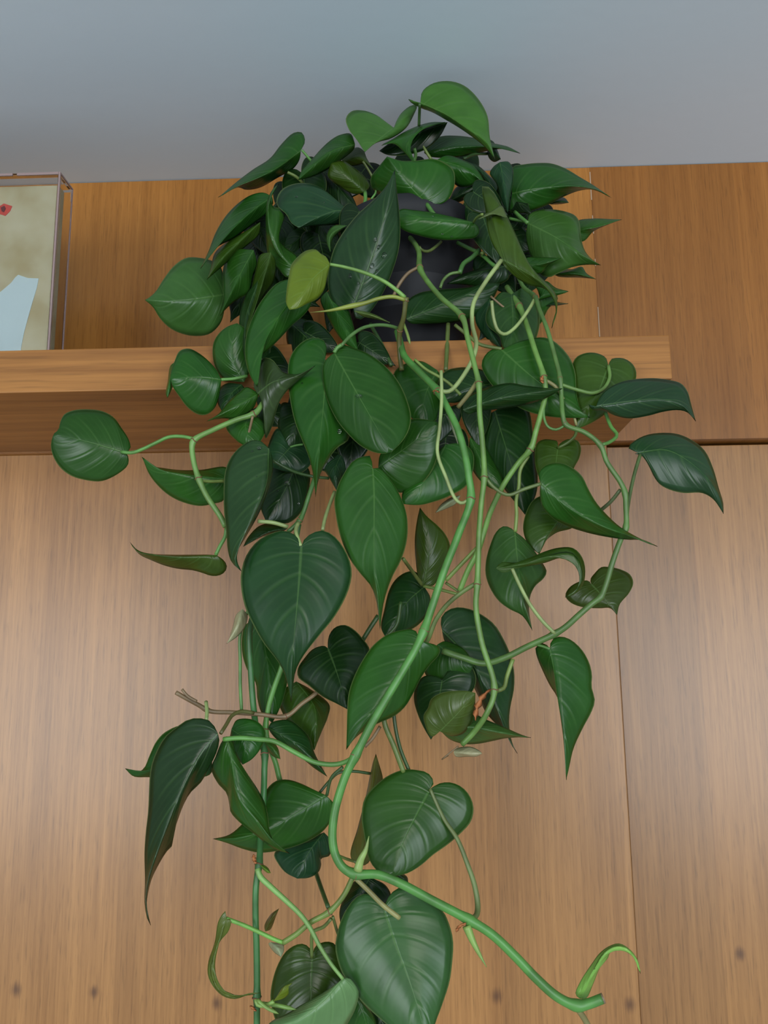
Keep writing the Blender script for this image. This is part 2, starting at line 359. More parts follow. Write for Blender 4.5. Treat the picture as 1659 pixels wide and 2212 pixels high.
SC = dict(G=(0.20, 0.50, 0.09), g=(0.13, 0.36, 0.075), O=(0.22, 0.34, 0.075), o=(0.16, 0.24, 0.055), T=(0.34, 0.34, 0.13), D=(0.05, 0.13, 0.03), B=(0.28, 0.20, 0.10), Y=(0.36, 0.46, 0.09), P=(0.36, 0.50, 0.18), E=(0.07, 0.27, 0.07))
def tube(name, pts, dia, ya, yb, c, parent=None, seg=10, d2=None, tip=False, knot=(), lab=None, prof=None):
    """pts flat pixel list; dia in pixels; depth runs from ya to yb (ya may be a list, one per point)"""
    pts = prs(pts); n = len(pts)
    if isinstance(ya, (list, tuple)): ys = list(ya)
    else: ys = [ya + (yb - ya) * i / (n - 1) for i in range(n)]
    L = sum(math.dist(a, b_) for a, b_ in zip(pts, pts[1:]))
    m_ = max(8, int(L / 7)); P = crom([(x, y, Y) for (x, y), Y in zip(pts, ys)], m_)
    W = [unp(x, y, Y) for x, y, Y in P]; bm = bmesh.new(); rings = []
    t0 = (W[1] - W[0]).normalized(); nrm = t0.orthogonal().normalized()
    for i, p in enumerate(W):
        t = (W[min(i + 1, m_)] - W[max(i - 1, 0)]).normalized()
        nrm = (nrm - t * nrm.dot(t)).normalized(); bn = t.cross(nrm)
        s = i / m_; d = dia if d2 is None else dia + (d2 - dia) * s
        if prof: d *= prof(s)
        if tip: d *= min(1, (1 - s) * 5 + .08)
        for (kx, ky) in knot:
            q = math.dist((kx, ky), P[i][:2]) / max(6.0, dia); d *= 1 + .28 * math.exp(-q * q * 1.2)
        r = max(.00012, .5 * d * P[i][2] / F)
        rings.append([bm.verts.new(p + (nrm * math.cos(a) + bn * math.sin(a)) * r) for a in (2 * math.pi * k / seg for k in range(seg))])
    for A, B in zip(rings, rings[1:]):
        for k in range(seg): bm.faces.new((A[k], A[(k + 1) % seg], B[(k + 1) % seg], B[k]))
    bm.faces.new(rings[0][::-1]); bm.faces.new(rings[-1]); bmesh.ops.recalc_face_normals(bm, faces=bm.faces)
    me = bpy.data.meshes.new(name); bm.to_mesh(me); bm.free()
    o = link(name, me, M_stem, parent or plant); j_ = random.uniform(.92, 1.08)
    cc = SC[c] if isinstance(c, str) else c
    o.color = (cc[0] * .62 * j_, cc[1] * .62 * j_, cc[2] * .62 * j_, 1)
    if lab: o['label'] = lab
    for (kx, ky) in knot:            # brown ring scar at each node
        i = min(range(len(P)), key=lambda q: math.dist((kx, ky), P[q][:2])); i = max(1, min(m_ - 1, i))
        t = (W[i + 1] - W[i - 1]).normalized(); a = t.orthogonal().normalized(); bn = t.cross(a); R = .5 * dia * 1.27 * P[i][2] / F
        bm = bmesh.new(); r2 = R * .16; G = []
        for k in range(14):
            th = 2 * math.pi * k / 14; dr = a * math.cos(th) + bn * math.sin(th); rr = R * random.uniform(.97, 1.10)
            G.append([bm.verts.new(W[i] + dr * (rr + r2 * math.cos(q)) + t * (r2 * math.sin(q) + r2 * .8 * math.sin(th * 3))) for q in (0, 1.57, 3.14, 4.71)])
        for k in range(14):
            for q in range(4): bm.faces.new((G[k][q], G[(k + 1) % 14][q], G[(k + 1) % 14][(q + 1) % 4], G[k][(q + 1) % 4]))
        bmesh.ops.recalc_face_normals(bm, faces=bm.faces)
        mm = bpy.data.meshes.new('node'); bm.to_mesh(mm); bm.free()
        q = link('node', mm, M_node); q.parent = o
    return o
def petiole(pts, dia, ya, yb, c, **kw):
    """leaf stalk: becomes a child of the leaf whose base it ends on"""
    o = tube('petiole', pts, dia, ya, yb, c, **kw)
    P = prs(pts); best = None
    for L in LEAVES:
        for e in (P[0], P[-1]):
            d = math.dist(e, L[0])
            if d < 14 and (best is None or d < best[0]): best = (d, L[1])
    if best: o.parent = best[1]; o.matrix_parent_inverse = Matrix.Identity(4)
    return o
# leaves, nearest notes: leaf(colour, base depth, tip depth, midrib, outline one side, outline other side, edge offsets)
# ---- crown of the plant
leaf('b', .775, .748, [908,222, 960,245, 1010,278, 1050,305, 1069,344], [912,198, 935,180, 970,175, 1003,185, 1032,212, 1053,250, 1058,295], [893,223, 881,213, 888,222, 910,234, 932,242, 968,262, 1005,285, 1050,320], .008, .014, lab='topmost bright green leaf')
leaf((.12,.32,.12), .80, .785, [851,276, 820,300, 788,329], [843,271, 814,249, 787,239, 760,240, 747,256, 754,280, 770,301], [856,262, 868,243, 888,228, 901,227, 893,250, 877,277, 845,299, 812,309], .004, .012)
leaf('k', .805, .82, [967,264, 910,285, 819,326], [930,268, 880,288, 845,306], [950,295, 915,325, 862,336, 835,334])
leaf('m', .795, .775, [962,264, 915,278, 883,305, 897,354], [930,264, 885,279, 846,301, 823,314, 850,310, 870,326, 888,346], [945,268, 912,273, 894,288, 887,310, 889,335], .012, -.002)
leaf('g', .83, .81, [916,330, 985,318, 1060,318, 1124,331], [930,303, 955,294, 985,293, 1020,297, 1065,309, 1098,317], [925,337, 950,341, 996,338, 1041,329, 1085,322], .01)
leaf('t', .835, .82, [1052,332, 1064,325, 1082,344], [1056,302, 1066,306, 1075,325], [1058,344, 1068,350])
leaf('g', .80, .775, [650,325, 600,362, 550,388, 515,402, 471,427], [659,305, 652,286, 634,287, 608,311, 583,342, 545,367, 512,392], [647,345, 634,364, 600,384, 560,406, 530,410, 515,405], .012, .022, lab='leaf pointing left at the upper left of the crown')
leaf('g', .80, .78, [767,312, 720,325, 680,355, 644,389], [758,289, 735,291, 715,302, 693,322, 672,346, 652,368], [765,322, 740,344, 708,366, 675,382], .006, .014)
leaf('o', .83, .82, [738,346, 775,340, 809,368], [752,328, 772,318, 785,325, 793,343], [750,357, 770,358, 788,354])
leaf('o', .815, .80, [789,415, 755,385, 715,352], [799,402, 788,382, 762,360, 738,347], [765,419, 735,405, 708,380])
leaf('k', .83, .825, [700,372, 735,410, 776,465], [728,372, 750,405, 768,438], [696,415, 715,445, 745,462])
leaf('t', .775, .75, [772,468, 735,455, 690,468, 646,492], [742,453, 729,439, 711,418, 687,402, 655,395, 628,399, 608,410, 597,432, 600,446, 618,462, 629,481], [765,479, 741,484, 705,487, 668,489], .006, .008, lab='dark leaf tinted bluish for ceiling sheen, with water drops')
leaf('g', .78, .735, [588,425, 545,455, 490,510, 433,580], [570,416, 545,420, 518,436, 488,466, 466,502, 450,543], [590,440, 573,463, 539,490, 506,515, 468,535], .008, .006)
leaf('o', .77, .735, [562,480, 520,520, 478,560, 447,604], [520,505, 482,528, 463,548, 455,580], [560,505, 522,540, 487,570, 461,592])
leaf('m', .765, .745, [640,582, 603,550, 584,512, 579,460, 585,425, 602,397], [622,600, 600,580, 581,556, 575,520, 574,465, 577,435, 588,410], [643,556, 612,530, 598,508, 600,485, 618,462, 607,450, 592,447, 584,430, 592,415], .008, .010, wav=.003)
leaf((.030,.10,.062), .735, .705, [763,664, 795,580, 830,470, 853,367], [745,668, 725,660, 711,632, 708,600, 712,570, 722,535, 741,502, 772,463, 802,436, 832,405], [766,682, 772,690, 784,688, 799,675, 829,630, 850,580, 862,536, 865,495, 862,451, 857,408], .008, .007, lab='large upright dark leaf tinted bluish for ceiling sheen, with water drops')  # blade colour carries the bluish reflection of the ceiling
leaf('y', .685, .675, [713,571, 680,598, 650,638, 625,669], [704,554, 692,547, 683,539, 662,541, 647,551, 629,572, 625,590, 619,627, 618,655], [707,600, 700,626, 686,645, 662,657, 641,667], .008, .006, lab='small yellow-green young leaf', wav=.002)
leaf('m', .745, .74, [1023,480, 980,477, 900,471, 848,472], [1000,474, 981,469, 935,459, 890,453, 865,452], [1033,490, 1035,503, 1027,513, 1000,517, 950,518, 905,509, 868,495], .012, .010)
leaf('g', .775, .76, [922,441, 880,395, 836,338], [895,446, 862,442, 825,425, 803,405, 801,383, 818,360], [944,443, 966,433, 978,414, 983,390, 979,366, 960,351, 936,343, 899,347, 866,347], .035, .004)
leaf('g', .80, .79, [944,345, 1005,365, 1053,403], [965,336, 995,343, 1020,356, 1037,375], [965,375, 988,402, 1015,402, 1035,392], .002, .012)
leaf('t', .80, .79, [1010,350, 1045,372, 1072,414], [1032,357, 1058,380, 1076,398], [1030,378, 1045,392, 1057,405])
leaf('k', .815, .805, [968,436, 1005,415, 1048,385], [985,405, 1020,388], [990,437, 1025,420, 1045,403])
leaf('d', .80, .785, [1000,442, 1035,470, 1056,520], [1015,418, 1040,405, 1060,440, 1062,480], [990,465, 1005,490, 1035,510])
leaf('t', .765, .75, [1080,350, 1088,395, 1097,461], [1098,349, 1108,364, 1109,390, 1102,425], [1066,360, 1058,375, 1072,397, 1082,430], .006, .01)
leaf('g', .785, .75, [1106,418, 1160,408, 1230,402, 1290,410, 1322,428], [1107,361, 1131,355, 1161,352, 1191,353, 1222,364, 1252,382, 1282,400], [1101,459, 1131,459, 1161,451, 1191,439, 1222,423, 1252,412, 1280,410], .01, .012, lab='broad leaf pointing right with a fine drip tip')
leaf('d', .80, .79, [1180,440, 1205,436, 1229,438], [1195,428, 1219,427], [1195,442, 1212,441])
leaf((.06,.21,.07), .775, .745, [1140,481, 1200,512, 1250,545, 1298,573], [1143,463, 1167,453, 1191,452, 1222,457, 1243,466, 1252,481, 1255,512, 1264,542, 1279,560], [1136,505, 1140,535, 1150,562, 1167,592, 1185,599, 1207,590, 1237,577, 1267,572], .014, .012)
leaf('m', .80, .785, [1235,498, 1285,492, 1343,474], [1245,478, 1282,472, 1315,473], [1240,520, 1261,521, 1282,500, 1312,486])
leaf('g', .79, .78, [1195,592, 1240,590, 1288,603], [1210,582, 1237,581, 1257,576, 1267,590], [1207,598, 1252,600])
leaf('g', .765, .755, [1128,572, 1170,570, 1212,558], [1137,557, 1161,555, 1190,556], [1140,586, 1167,591, 1187,572])
leaf('o', .705, .685, [1085,561, 1130,585, 1172,612, 1196,640, 1204,665, 1191,709], [1066,532, 1054,500, 1048,451, 1042,400, 1059,406, 1083,444, 1110,497, 1143,569, 1166,597, 1192,621, 1205,650], [1085,569, 1101,587, 1122,605, 1146,617, 1176,624, 1195,643, 1202,670], .012, .004, lab='olive-tinted leaf hanging in front of the pot')
leaf((.13,.22,.11), .70, .70, [1034,474, 1060,462, 1096,471], [1047,463, 1070,452, 1083,444], [1055,468, 1075,465], bow=0, puff=.001)
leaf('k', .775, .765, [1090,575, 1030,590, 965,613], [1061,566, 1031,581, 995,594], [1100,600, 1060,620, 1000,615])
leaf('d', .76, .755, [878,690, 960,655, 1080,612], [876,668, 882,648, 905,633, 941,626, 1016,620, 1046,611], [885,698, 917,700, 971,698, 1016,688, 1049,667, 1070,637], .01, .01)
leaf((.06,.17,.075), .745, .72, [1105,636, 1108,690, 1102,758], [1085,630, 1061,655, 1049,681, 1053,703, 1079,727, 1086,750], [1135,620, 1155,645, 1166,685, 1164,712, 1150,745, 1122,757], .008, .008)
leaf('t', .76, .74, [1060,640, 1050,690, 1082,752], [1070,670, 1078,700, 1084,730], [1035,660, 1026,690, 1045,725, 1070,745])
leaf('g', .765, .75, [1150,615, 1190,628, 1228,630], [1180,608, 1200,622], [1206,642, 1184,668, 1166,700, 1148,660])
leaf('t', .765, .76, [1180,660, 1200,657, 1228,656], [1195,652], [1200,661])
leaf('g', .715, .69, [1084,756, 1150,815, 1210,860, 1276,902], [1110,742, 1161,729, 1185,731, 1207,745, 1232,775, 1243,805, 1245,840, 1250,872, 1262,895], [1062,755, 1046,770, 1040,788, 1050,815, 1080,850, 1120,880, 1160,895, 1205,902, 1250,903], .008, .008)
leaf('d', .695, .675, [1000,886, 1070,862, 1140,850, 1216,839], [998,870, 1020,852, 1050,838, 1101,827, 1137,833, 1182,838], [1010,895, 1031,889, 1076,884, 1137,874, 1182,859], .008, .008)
leaf('o', .71, .70, [1314,790, 1290,850, 1250,905, 1243,928], [1309,773, 1290,763, 1268,762, 1247,770, 1237,785, 1237,820, 1243,870, 1243,905], [1320,776, 1332,773, 1350,775, 1368,788, 1375,808, 1368,835, 1345,865, 1310,893, 1275,915], .008, .010)
leaf('t', .68, .655, [1288,878, 1350,868, 1420,862, 1470,872, 1503,910], [1293,862, 1311,841, 1341,825, 1371,819, 1416,817, 1447,821, 1471,828, 1485,845, 1493,873], [1270,874, 1281,885, 1305,887, 1329,898, 1359,904, 1401,898, 1431,890, 1462,886, 1483,890], .010, .006, lab='dark leaf below the shelf right end, pointing right')
leaf('t', .70, .67, [1378,978, 1440,972, 1505,1010, 1550,1065, 1563,1110], [1357,967, 1371,952, 1395,940, 1425,935, 1462,937, 1492,949, 1522,973, 1540,1010, 1553,1055, 1562,1085], [1371,980, 1389,985, 1401,1001, 1410,1025, 1425,1046, 1447,1058, 1477,1065, 1516,1065, 1540,1078], .010, .002, lab='rightmost leaf of the plant')
leaf('o', .715, .705, [1205,968, 1200,1010, 1195,1065], [1204,953, 1193,950, 1175,949, 1160,957, 1155,985, 1160,1020, 1175,1050], [1208,960, 1220,951, 1233,948, 1248,952, 1255,967, 1252,988, 1242,1007, 1225,1040])
leaf('g', .675, .665, [1168,1044, 1222,1092, 1290,1132, 1371,1162, 1420,1181], [1163,1025, 1172,1010, 1190,1001, 1214,1000, 1236,1010, 1257,1028, 1272,1058, 1290,1088, 1317,1118, 1341,1139, 1371,1157], [1166,1067, 1172,1095, 1196,1121, 1226,1137, 1269,1151, 1311,1160, 1356,1166, 1388,1167], .010, .014)
leaf('o', .72, .71, [1232,1098, 1195,1140, 1165,1197], [1180,1070, 1152,1080, 1136,1108, 1130,1145, 1142,1178], [1240,1137, 1202,1151, 1178,1170])
leaf((.05,.155,.055), .70, .68, [1112,1148, 1118,1210, 1128,1280, 1150,1362], [1101,1139, 1086,1137, 1071,1150, 1059,1177, 1050,1210, 1049,1241, 1059,1271, 1077,1298, 1101,1316, 1128,1330], [1131,1162, 1156,1192, 1174,1219, 1181,1235, 1174,1250, 1157,1265, 1146,1286, 1143,1315], .008, .012)
leaf('o', .672, .665, [1071,1228, 1120,1221, 1175,1202, 1235,1193, 1256,1225, 1256,1262, 1221,1291], [1082,1215, 1116,1215, 1147,1204, 1177,1191, 1207,1183, 1236,1183, 1252,1195, 1263,1219, 1262,1256, 1248,1279], [1086,1237, 1116,1228, 1147,1222, 1177,1216, 1207,1206, 1231,1204, 1246,1222, 1252,1245, 1250,1264, 1238,1282], .008, .0, puff=.001, lab='narrow curled leaf')
leaf((.055,.11,.022), .735, .725, [1277,1262, 1305,1292, 1333,1329], [1272,1255, 1260,1254, 1245,1259, 1230,1269, 1221,1287, 1233,1302, 1260,1312, 1296,1314, 1318,1314], [1275,1252, 1284,1239, 1299,1225, 1317,1225, 1341,1230, 1362,1242, 1368,1260, 1359,1281, 1339,1305], .008, .008)
leaf('g', .685, .665, [1188,1402, 1195,1440, 1203,1500, 1215,1570, 1223,1685], [1189,1389, 1199,1377, 1219,1376, 1239,1386, 1261,1409, 1275,1438, 1279,1461, 1278,1483, 1285,1513, 1279,1535, 1259,1573, 1239,1617, 1229,1660], [1179,1391, 1167,1390, 1157,1399, 1159,1416, 1174,1453, 1189,1483, 1203,1505, 1210,1545, 1218,1610], .008, .022, lab='leaf hanging at the lower right, tip down')
# ---- left side
leaf('s', .78, .745, [490,635, 430,645, 370,650, 313,648], [483,600, 476,575, 457,563, 433,557, 402,557, 375,575, 354,602, 336,630, 323,642], [480,690, 469,708, 451,722, 421,726, 390,720, 366,708, 345,687, 330,663], .012, .012, lab='pale shining leaf at the far left of the crown')
leaf('g', .755, .725, [548,540, 520,590, 475,683], [505,540, 483,575, 482,621, 484,651, 479,669], [556,575, 547,596, 538,633, 517,645, 493,663], .01, .01)
leaf('o', .75, .715, [585,545, 565,620, 529,733], [562,550, 553,580, 544,620, 540,666, 532,705], [594,560, 595,592, 589,615, 571,639, 550,682], .01, .012)
leaf('g', .72, .69, [662,612, 615,665, 575,735, 556,837], [640,603, 619,604, 598,612, 577,633, 556,663, 541,696, 531,729, 529,765, 535,798, 546,822], [674,640, 670,662, 656,681, 632,702, 607,729, 580,756, 563,771, 556,792, 557,818], .008, .008)
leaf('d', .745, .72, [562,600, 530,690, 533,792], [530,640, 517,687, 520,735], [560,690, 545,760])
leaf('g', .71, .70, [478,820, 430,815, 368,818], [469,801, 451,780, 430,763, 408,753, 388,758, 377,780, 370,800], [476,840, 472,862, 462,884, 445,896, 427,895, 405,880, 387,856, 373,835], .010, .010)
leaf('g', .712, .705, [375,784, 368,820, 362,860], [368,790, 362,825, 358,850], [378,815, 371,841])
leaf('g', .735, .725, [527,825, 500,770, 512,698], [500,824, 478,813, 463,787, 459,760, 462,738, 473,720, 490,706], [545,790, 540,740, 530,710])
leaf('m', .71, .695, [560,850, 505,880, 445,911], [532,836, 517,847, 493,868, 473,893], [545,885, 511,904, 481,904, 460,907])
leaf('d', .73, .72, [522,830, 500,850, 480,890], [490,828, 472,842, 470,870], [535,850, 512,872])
leaf((.055,.11,.062), .705, .685, [556,850, 590,825, 640,812, 682,789], [548,836, 556,800, 570,773, 588,777, 600,791, 612,804, 640,808, 666,799], [570,862, 583,886, 576,920, 573,950, 587,924, 596,890, 606,864, 622,842, 642,824, 664,806], .008, .012, wav=.003, lab='greyish curled leaf')
leaf('g', .70, .675, [702,776, 700,860, 690,960, 682,1074], [706,752, 698,734, 674,729, 652,739, 633,759, 623,785, 622,820, 626,860, 636,908, 652,950, 668,990, 677,1030], [715,790, 735,850, 750,900, 754,948, 728,968, 708,995, 694,1020, 686,1046], .008, .010, lab='dark heart-shaped leaf with water drops')
leaf('g', .685, .665, [722,762, 760,830, 800,900, 845,977], [725,749, 740,744, 762,751, 792,762, 820,780, 846,805, 866,833, 881,868, 888,898, 885,924, 870,952], [708,773, 698,790, 697,812, 701,845, 713,880, 731,913, 752,938, 776,961, 799,974, 825,980], .010, .008, lab='large glossy oval leaf with reflections')
leaf('g', .71, .70, [817,1009, 880,965, 946,912], [820,985, 840,955, 866,922, 889,905, 920,906], [830,1040, 856,1063, 886,1061, 916,1040, 935,1013, 945,985, 948,940])
leaf('g', .72, .71, [963,960, 925,1030, 868,1088], [945,975, 900,1030, 870,1062], [1000,958, 1020,975, 1024,1000, 1011,1045, 970,1072, 937,1084, 907,1091, 880,1090])
leaf((.034,.18,.045), .69, .665, [805,1012, 808,1060, 808,1150, 808,1230, 816,1290, 821,1361], [800,985, 780,987, 762,996, 744,1021, 729,1051, 722,1081, 725,1111, 732,1147, 744,1183, 759,1213, 780,1241, 801,1266, 812,1295], [819,1011, 841,1033, 862,1066, 877,1105, 881,1141, 877,1177, 865,1213, 850,1241, 838,1271, 828,1307], .006, .006, lab='bright green leaf with a long drip tip at the centre')
leaf((.022,.105,.05), .675, .645, [651,1181, 646,1260, 638,1350, 630,1430, 629,1519], [646,1165, 633,1153, 612,1146, 584,1153, 557,1168, 533,1198, 521,1235, 521,1271, 530,1313, 548,1352, 570,1390, 601,1430, 616,1460, 625,1496], [658,1164, 678,1150, 699,1146, 723,1159, 744,1186, 757,1216, 760,1242, 753,1274, 738,1307, 717,1340, 690,1372, 652,1422, 638,1452, 633,1487], .006, .006, lab='largest dark heart-shaped leaf, tip down')
leaf((.04,.12,.065), .68, .66, [581,969, 577,1040, 550,1110, 515,1185, 505,1216, 522,1235], [564,953, 543,951, 519,965, 498,989, 486,1019, 483,1061, 484,1106, 489,1151, 492,1188, 500,1214], [588,986, 589,1019, 579,1061, 561,1106, 540,1145, 522,1175, 509,1200], .010, .008, lab='long dull leaf with water spots left of centre')
leaf((.03,.15,.035), .72, .71, [273,978, 200,957, 160,947, 117,936], [282,968, 278,949, 263,925, 245,901, 221,888, 190,884, 160,886, 139,895, 130,912, 126,928], [278,990, 276,1005, 263,1018, 236,1034, 215,1040, 184,1037, 154,1028, 130,1010, 115,986, 110,965, 112,948], .008, .008, lab='round leaf at the far left on a long stalk')
leaf('m', .725, .70, [495,1035, 420,1028, 350,1015, 307,987], [490,1010, 432,1015, 386,1015, 347,1010, 318,1005], [483,1081, 462,1088, 432,1093, 395,1085, 365,1070, 341,1049, 322,1024], .014, .008)
leaf('o', .70, .68, [467,1199, 400,1203, 340,1199, 298,1193, 280,1170], [450,1198, 416,1198, 371,1198, 326,1196, 300,1190], [480,1207, 490,1221, 487,1234, 474,1243, 456,1244, 438,1238, 416,1232, 386,1229, 356,1222, 326,1210, 300,1197], .008, .014, lab='folded leaf seen edge-on')
leaf('k', .735, .72, [642,990, 620,1050, 575,1128], [600,985, 578,1040, 562,1090], [668,1015, 668,1055, 660,1088, 645,1114, 620,1131, 595,1128])
leaf('t', .73, .725, [627,966, 610,985, 588,1010], [600,925, 580,960, 576,990], [665,960, 672,1000, 650,1022, 620,1020])
leaf('d', .735, .73, [650,880, 640,920, 622,968], [610,870, 600,922, 610,950], [675,930, 665,960])
leaf('g', .715, .705, [545,890, 530,920, 548,968], [505,895, 488,922, 511,952, 530,963], [575,920, 565,950])
leaf('d', .735, .725, [622,1141, 580,1150, 525,1181], [590,1130, 560,1136, 536,1160], [600,1155, 572,1158])
leaf('t', .74, .73, [742,975, 725,1010, 727,1060], [710,985, 696,1005, 711,1032], [758,1000, 742,1030])
leaf('o', .755, .75, [915,1265, 925,1190, 907,1096], [905,1253, 897,1201, 896,1162, 901,1123], [936,1265, 954,1232, 969,1198, 972,1177, 962,1154, 945,1135, 921,1114])
leaf('d', .765, .745, [917,1268, 880,1300, 832,1376], [900,1236, 880,1235, 856,1250, 841,1274, 829,1322, 823,1355], [930,1292, 922,1328, 901,1352, 870,1368, 845,1375])
leaf((.032,.105,.06), .735, .71, [955,1362, 1010,1420, 1060,1500, 1095,1590, 1117,1628], [952,1338, 963,1321, 986,1312, 1016,1316, 1041,1328, 1068,1349, 1089,1383, 1104,1419, 1111,1455, 1110,1491, 1102,1530, 1100,1569, 1107,1606], [960,1385, 986,1420, 1010,1460, 1031,1500, 1050,1540, 1077,1570, 1096,1592], .008, .008)
leaf('d', .715, .70, [955,1470, 945,1530, 931,1598], [946,1462, 918,1460, 899,1478, 894,1510, 903,1545, 918,1577], [975,1440, 1010,1432, 1027,1455, 1027,1480, 1015,1500, 985,1520, 955,1560])
leaf('g', .722, .715, [945,1392, 985,1420, 1022,1442], [960,1385, 1000,1400, 1018,1425], [915,1440, 930,1470, 980,1470, 1010,1460])
leaf((.12,.19,.065), .69, .675, [950,1580, 985,1545, 1027,1497], [932,1592, 918,1565, 915,1545, 924,1530, 931,1510, 952,1497, 985,1492, 1012,1493], [975,1590, 1000,1585, 1020,1560, 1026,1530], .006, .008)
leaf('s', .70, .68, [950,1577, 1010,1570, 1080,1583, 1147,1594], [962,1554, 989,1536, 1019,1539, 1050,1554, 1086,1569, 1122,1585], [971,1597, 1001,1607, 1031,1607, 1068,1600, 1092,1595, 1122,1593], .006, .012)
leaf((.04,.19,.035), .675, .66, [908,1384, 880,1430, 840,1490, 790,1560, 748,1620], [896,1361, 868,1361, 836,1371, 805,1395, 783,1426, 765,1461, 753,1498, 750,1535, 749,1580], [918,1394, 935,1391, 951,1400, 948,1415, 930,1435, 911,1462, 893,1497, 874,1528, 850,1548, 820,1561, 785,1580, 762,1600], .008, .012, lab='glossy leaf behind the long bright stem')
leaf('k', .72, .695, [708,1400, 730,1460, 750,1532], [700,1395, 676,1402, 658,1421, 643,1445, 644,1463, 667,1481, 697,1505, 727,1520], [708,1385, 712,1370, 724,1355, 745,1350, 766,1361, 784,1380, 797,1398, 799,1410, 781,1443, 760,1491], .006, .006)
leaf('g', .75, .725, [560,1335, 580,1450, 588,1562], [530,1350, 522,1400, 533,1445, 552,1475, 556,1510, 565,1540], [605,1400, 622,1450, 615,1500, 600,1540])
leaf('o', .745, .72, [640,1472, 680,1530, 679,1621], [600,1500, 610,1540, 640,1580, 665,1605], [670,1488, 712,1523, 709,1547, 694,1583])
leaf('d', .715, .70, [580,1573, 630,1600, 670,1635, 707,1678], [584,1562, 601,1556, 625,1555, 649,1571, 670,1595, 679,1625], [584,1582, 598,1598, 622,1620, 652,1638, 678,1659])
leaf((.018,.07,.035), .67, .635, [471,1585, 440,1620, 395,1700, 355,1800, 322,1890, 315,1950, 326,1999], [456,1559, 429,1551, 405,1555, 381,1571, 356,1592, 335,1629, 325,1662, 322,1707, 320,1752, 315,1797, 312,1841, 313,1901, 312,1950, 318,1985], [474,1600, 468,1625, 453,1656, 435,1689, 411,1713, 396,1740, 383,1775, 372,1808, 375,1822, 359,1841, 341,1871, 327,1901, 319,1935, 317,1960], .008, .012, puff=.002, lab='longest dark leaf at the lower left, tip curling down')
leaf('g', .705, .685, [458,1640, 370,1650, 310,1665, 270,1660], [400,1568, 359,1580, 338,1601, 323,1632, 311,1659, 293,1670], [455,1672, 400,1681, 320,1679, 288,1677])
leaf('g', .68, .665, [490,1590, 502,1650, 512,1715, 550,1765, 590,1815, 626,1844], [480,1600, 465,1636, 456,1660, 471,1693, 489,1713, 495,1736, 498,1754, 516,1775, 546,1799, 576,1823, 598,1836], [501,1600, 513,1636, 531,1666, 555,1702, 573,1736, 580,1769, 583,1796, 596,1825], .010, .008, wav=.003, lab='twisted leaf')
leaf('g', .70, .695, [500,1575, 530,1600, 524,1652], [510,1556, 530,1552, 555,1558, 573,1578, 571,1600, 560,1622, 543,1641], [496,1600, 508,1632])
leaf('g', .71, .68, [705,1718, 640,1758, 580,1792, 520,1810, 459,1812], [682,1708, 652,1693, 622,1684, 598,1686, 580,1700, 556,1740, 525,1778, 495,1803], [723,1740, 717,1768, 703,1790, 682,1808, 650,1824, 610,1836, 561,1842, 525,1834, 490,1821], .008, .008)
leaf('t', .73, .71, [700,1798, 665,1845, 642,1898], [660,1812, 610,1828, 592,1845, 601,1866, 617,1885], [714,1815, 712,1848, 694,1855, 694,1868, 688,1884, 668,1896])
leaf((.032,.135,.03), .69, .665, [929,1704, 898,1763, 870,1820, 846,1894], [937,1692, 934,1681, 923,1669, 905,1664, 875,1662, 845,1672, 818,1690, 788,1724, 781,1766, 785,1796, 791,1829, 797,1856, 815,1881], [940,1697, 950,1692, 972,1690, 996,1699, 1014,1718, 1023,1745, 1017,1775, 993,1802, 965,1826, 935,1847, 911,1868, 881,1886], .006, .006, lab='big heart-shaped leaf facing the viewer, below centre')
leaf((.055,.18,.085), .68, .65, [830,1967, 855,2040, 885,2120, 912,2210, 925,2275], [826,1952, 810,1937, 791,1930, 771,1937, 752,1958, 736,1989, 728,2019, 724,2045, 730,2078, 741,2106, 773,2154, 802,2184, 838,2215, 890,2255], [833,1950, 841,1935, 858,1919, 885,1917, 919,1938, 956,1967, 971,1998, 979,2034, 977,2078, 971,2121, 955,2171, 940,2212, 932,2245], .005, .005, puff=.0025, lab='broad pale heart-shaped leaf at the bottom centre')
leaf('o', .705, .69, [674,2068, 672,2130, 668,2240], [669,2048, 656,2039, 639,2041, 617,2056, 600,2084, 589,2117, 584,2154, 589,2186, 600,2212, 630,2235], [678,2050, 682,2043, 695,2036, 710,2034, 723,2039, 740,2070, 745,2110, 735,2160, 710,2210])
leaf((.20,.46,.36), .66, .64, [739,2115, 700,2160, 650,2200, 560,2245], [735,2120, 704,2141, 682,2154, 650,2171, 617,2191, 584,2208], [752,2111, 767,2126, 775,2143, 773,2162, 765,2186, 754,2206, 730,2240, 650,2262], .010, .012, lab='pale green leaf at the bottom edge')
leaf('g', .69, .69, [765,2140, 785,2190, 800,2250], [745,2160, 735,2200, 760,2240], [778,2158, 806,2189, 812,2225])
leaf('k', .70, .70, [800,2170, 830,2215, 850,2260], [780,2200, 810,2250], [840,2190, 870,2230])
leaf('k', .735, .725, [800,1895, 770,1940, 735,1995], [770,1900, 742,1940, 733,1970], [833,1912, 845,1940, 815,1965, 770,1985])
leaf('d', .735, .73, [845,1880, 868,1895, 882,1906], [868,1885, 880,1895], [850,1895, 865,1905])
leaf('n', .745, .72, [772,1872, 795,1770, 812,1628], [757,1850, 772,1790, 790,1720, 800,1670, 806,1645], [795,1865, 815,1800, 828,1720, 827,1680, 819,1650])
leaf('g', .74, .73, [945,800, 920,850, 908,918], [910,780, 872,787, 850,808, 862,850, 882,895], [962,830, 955,880, 935,914])
leaf('d', .735, .725, [1068,828, 1010,840, 955,868], [1050,803, 1025,795, 989,794, 960,803, 945,830], [1055,842, 1020,856, 985,870])
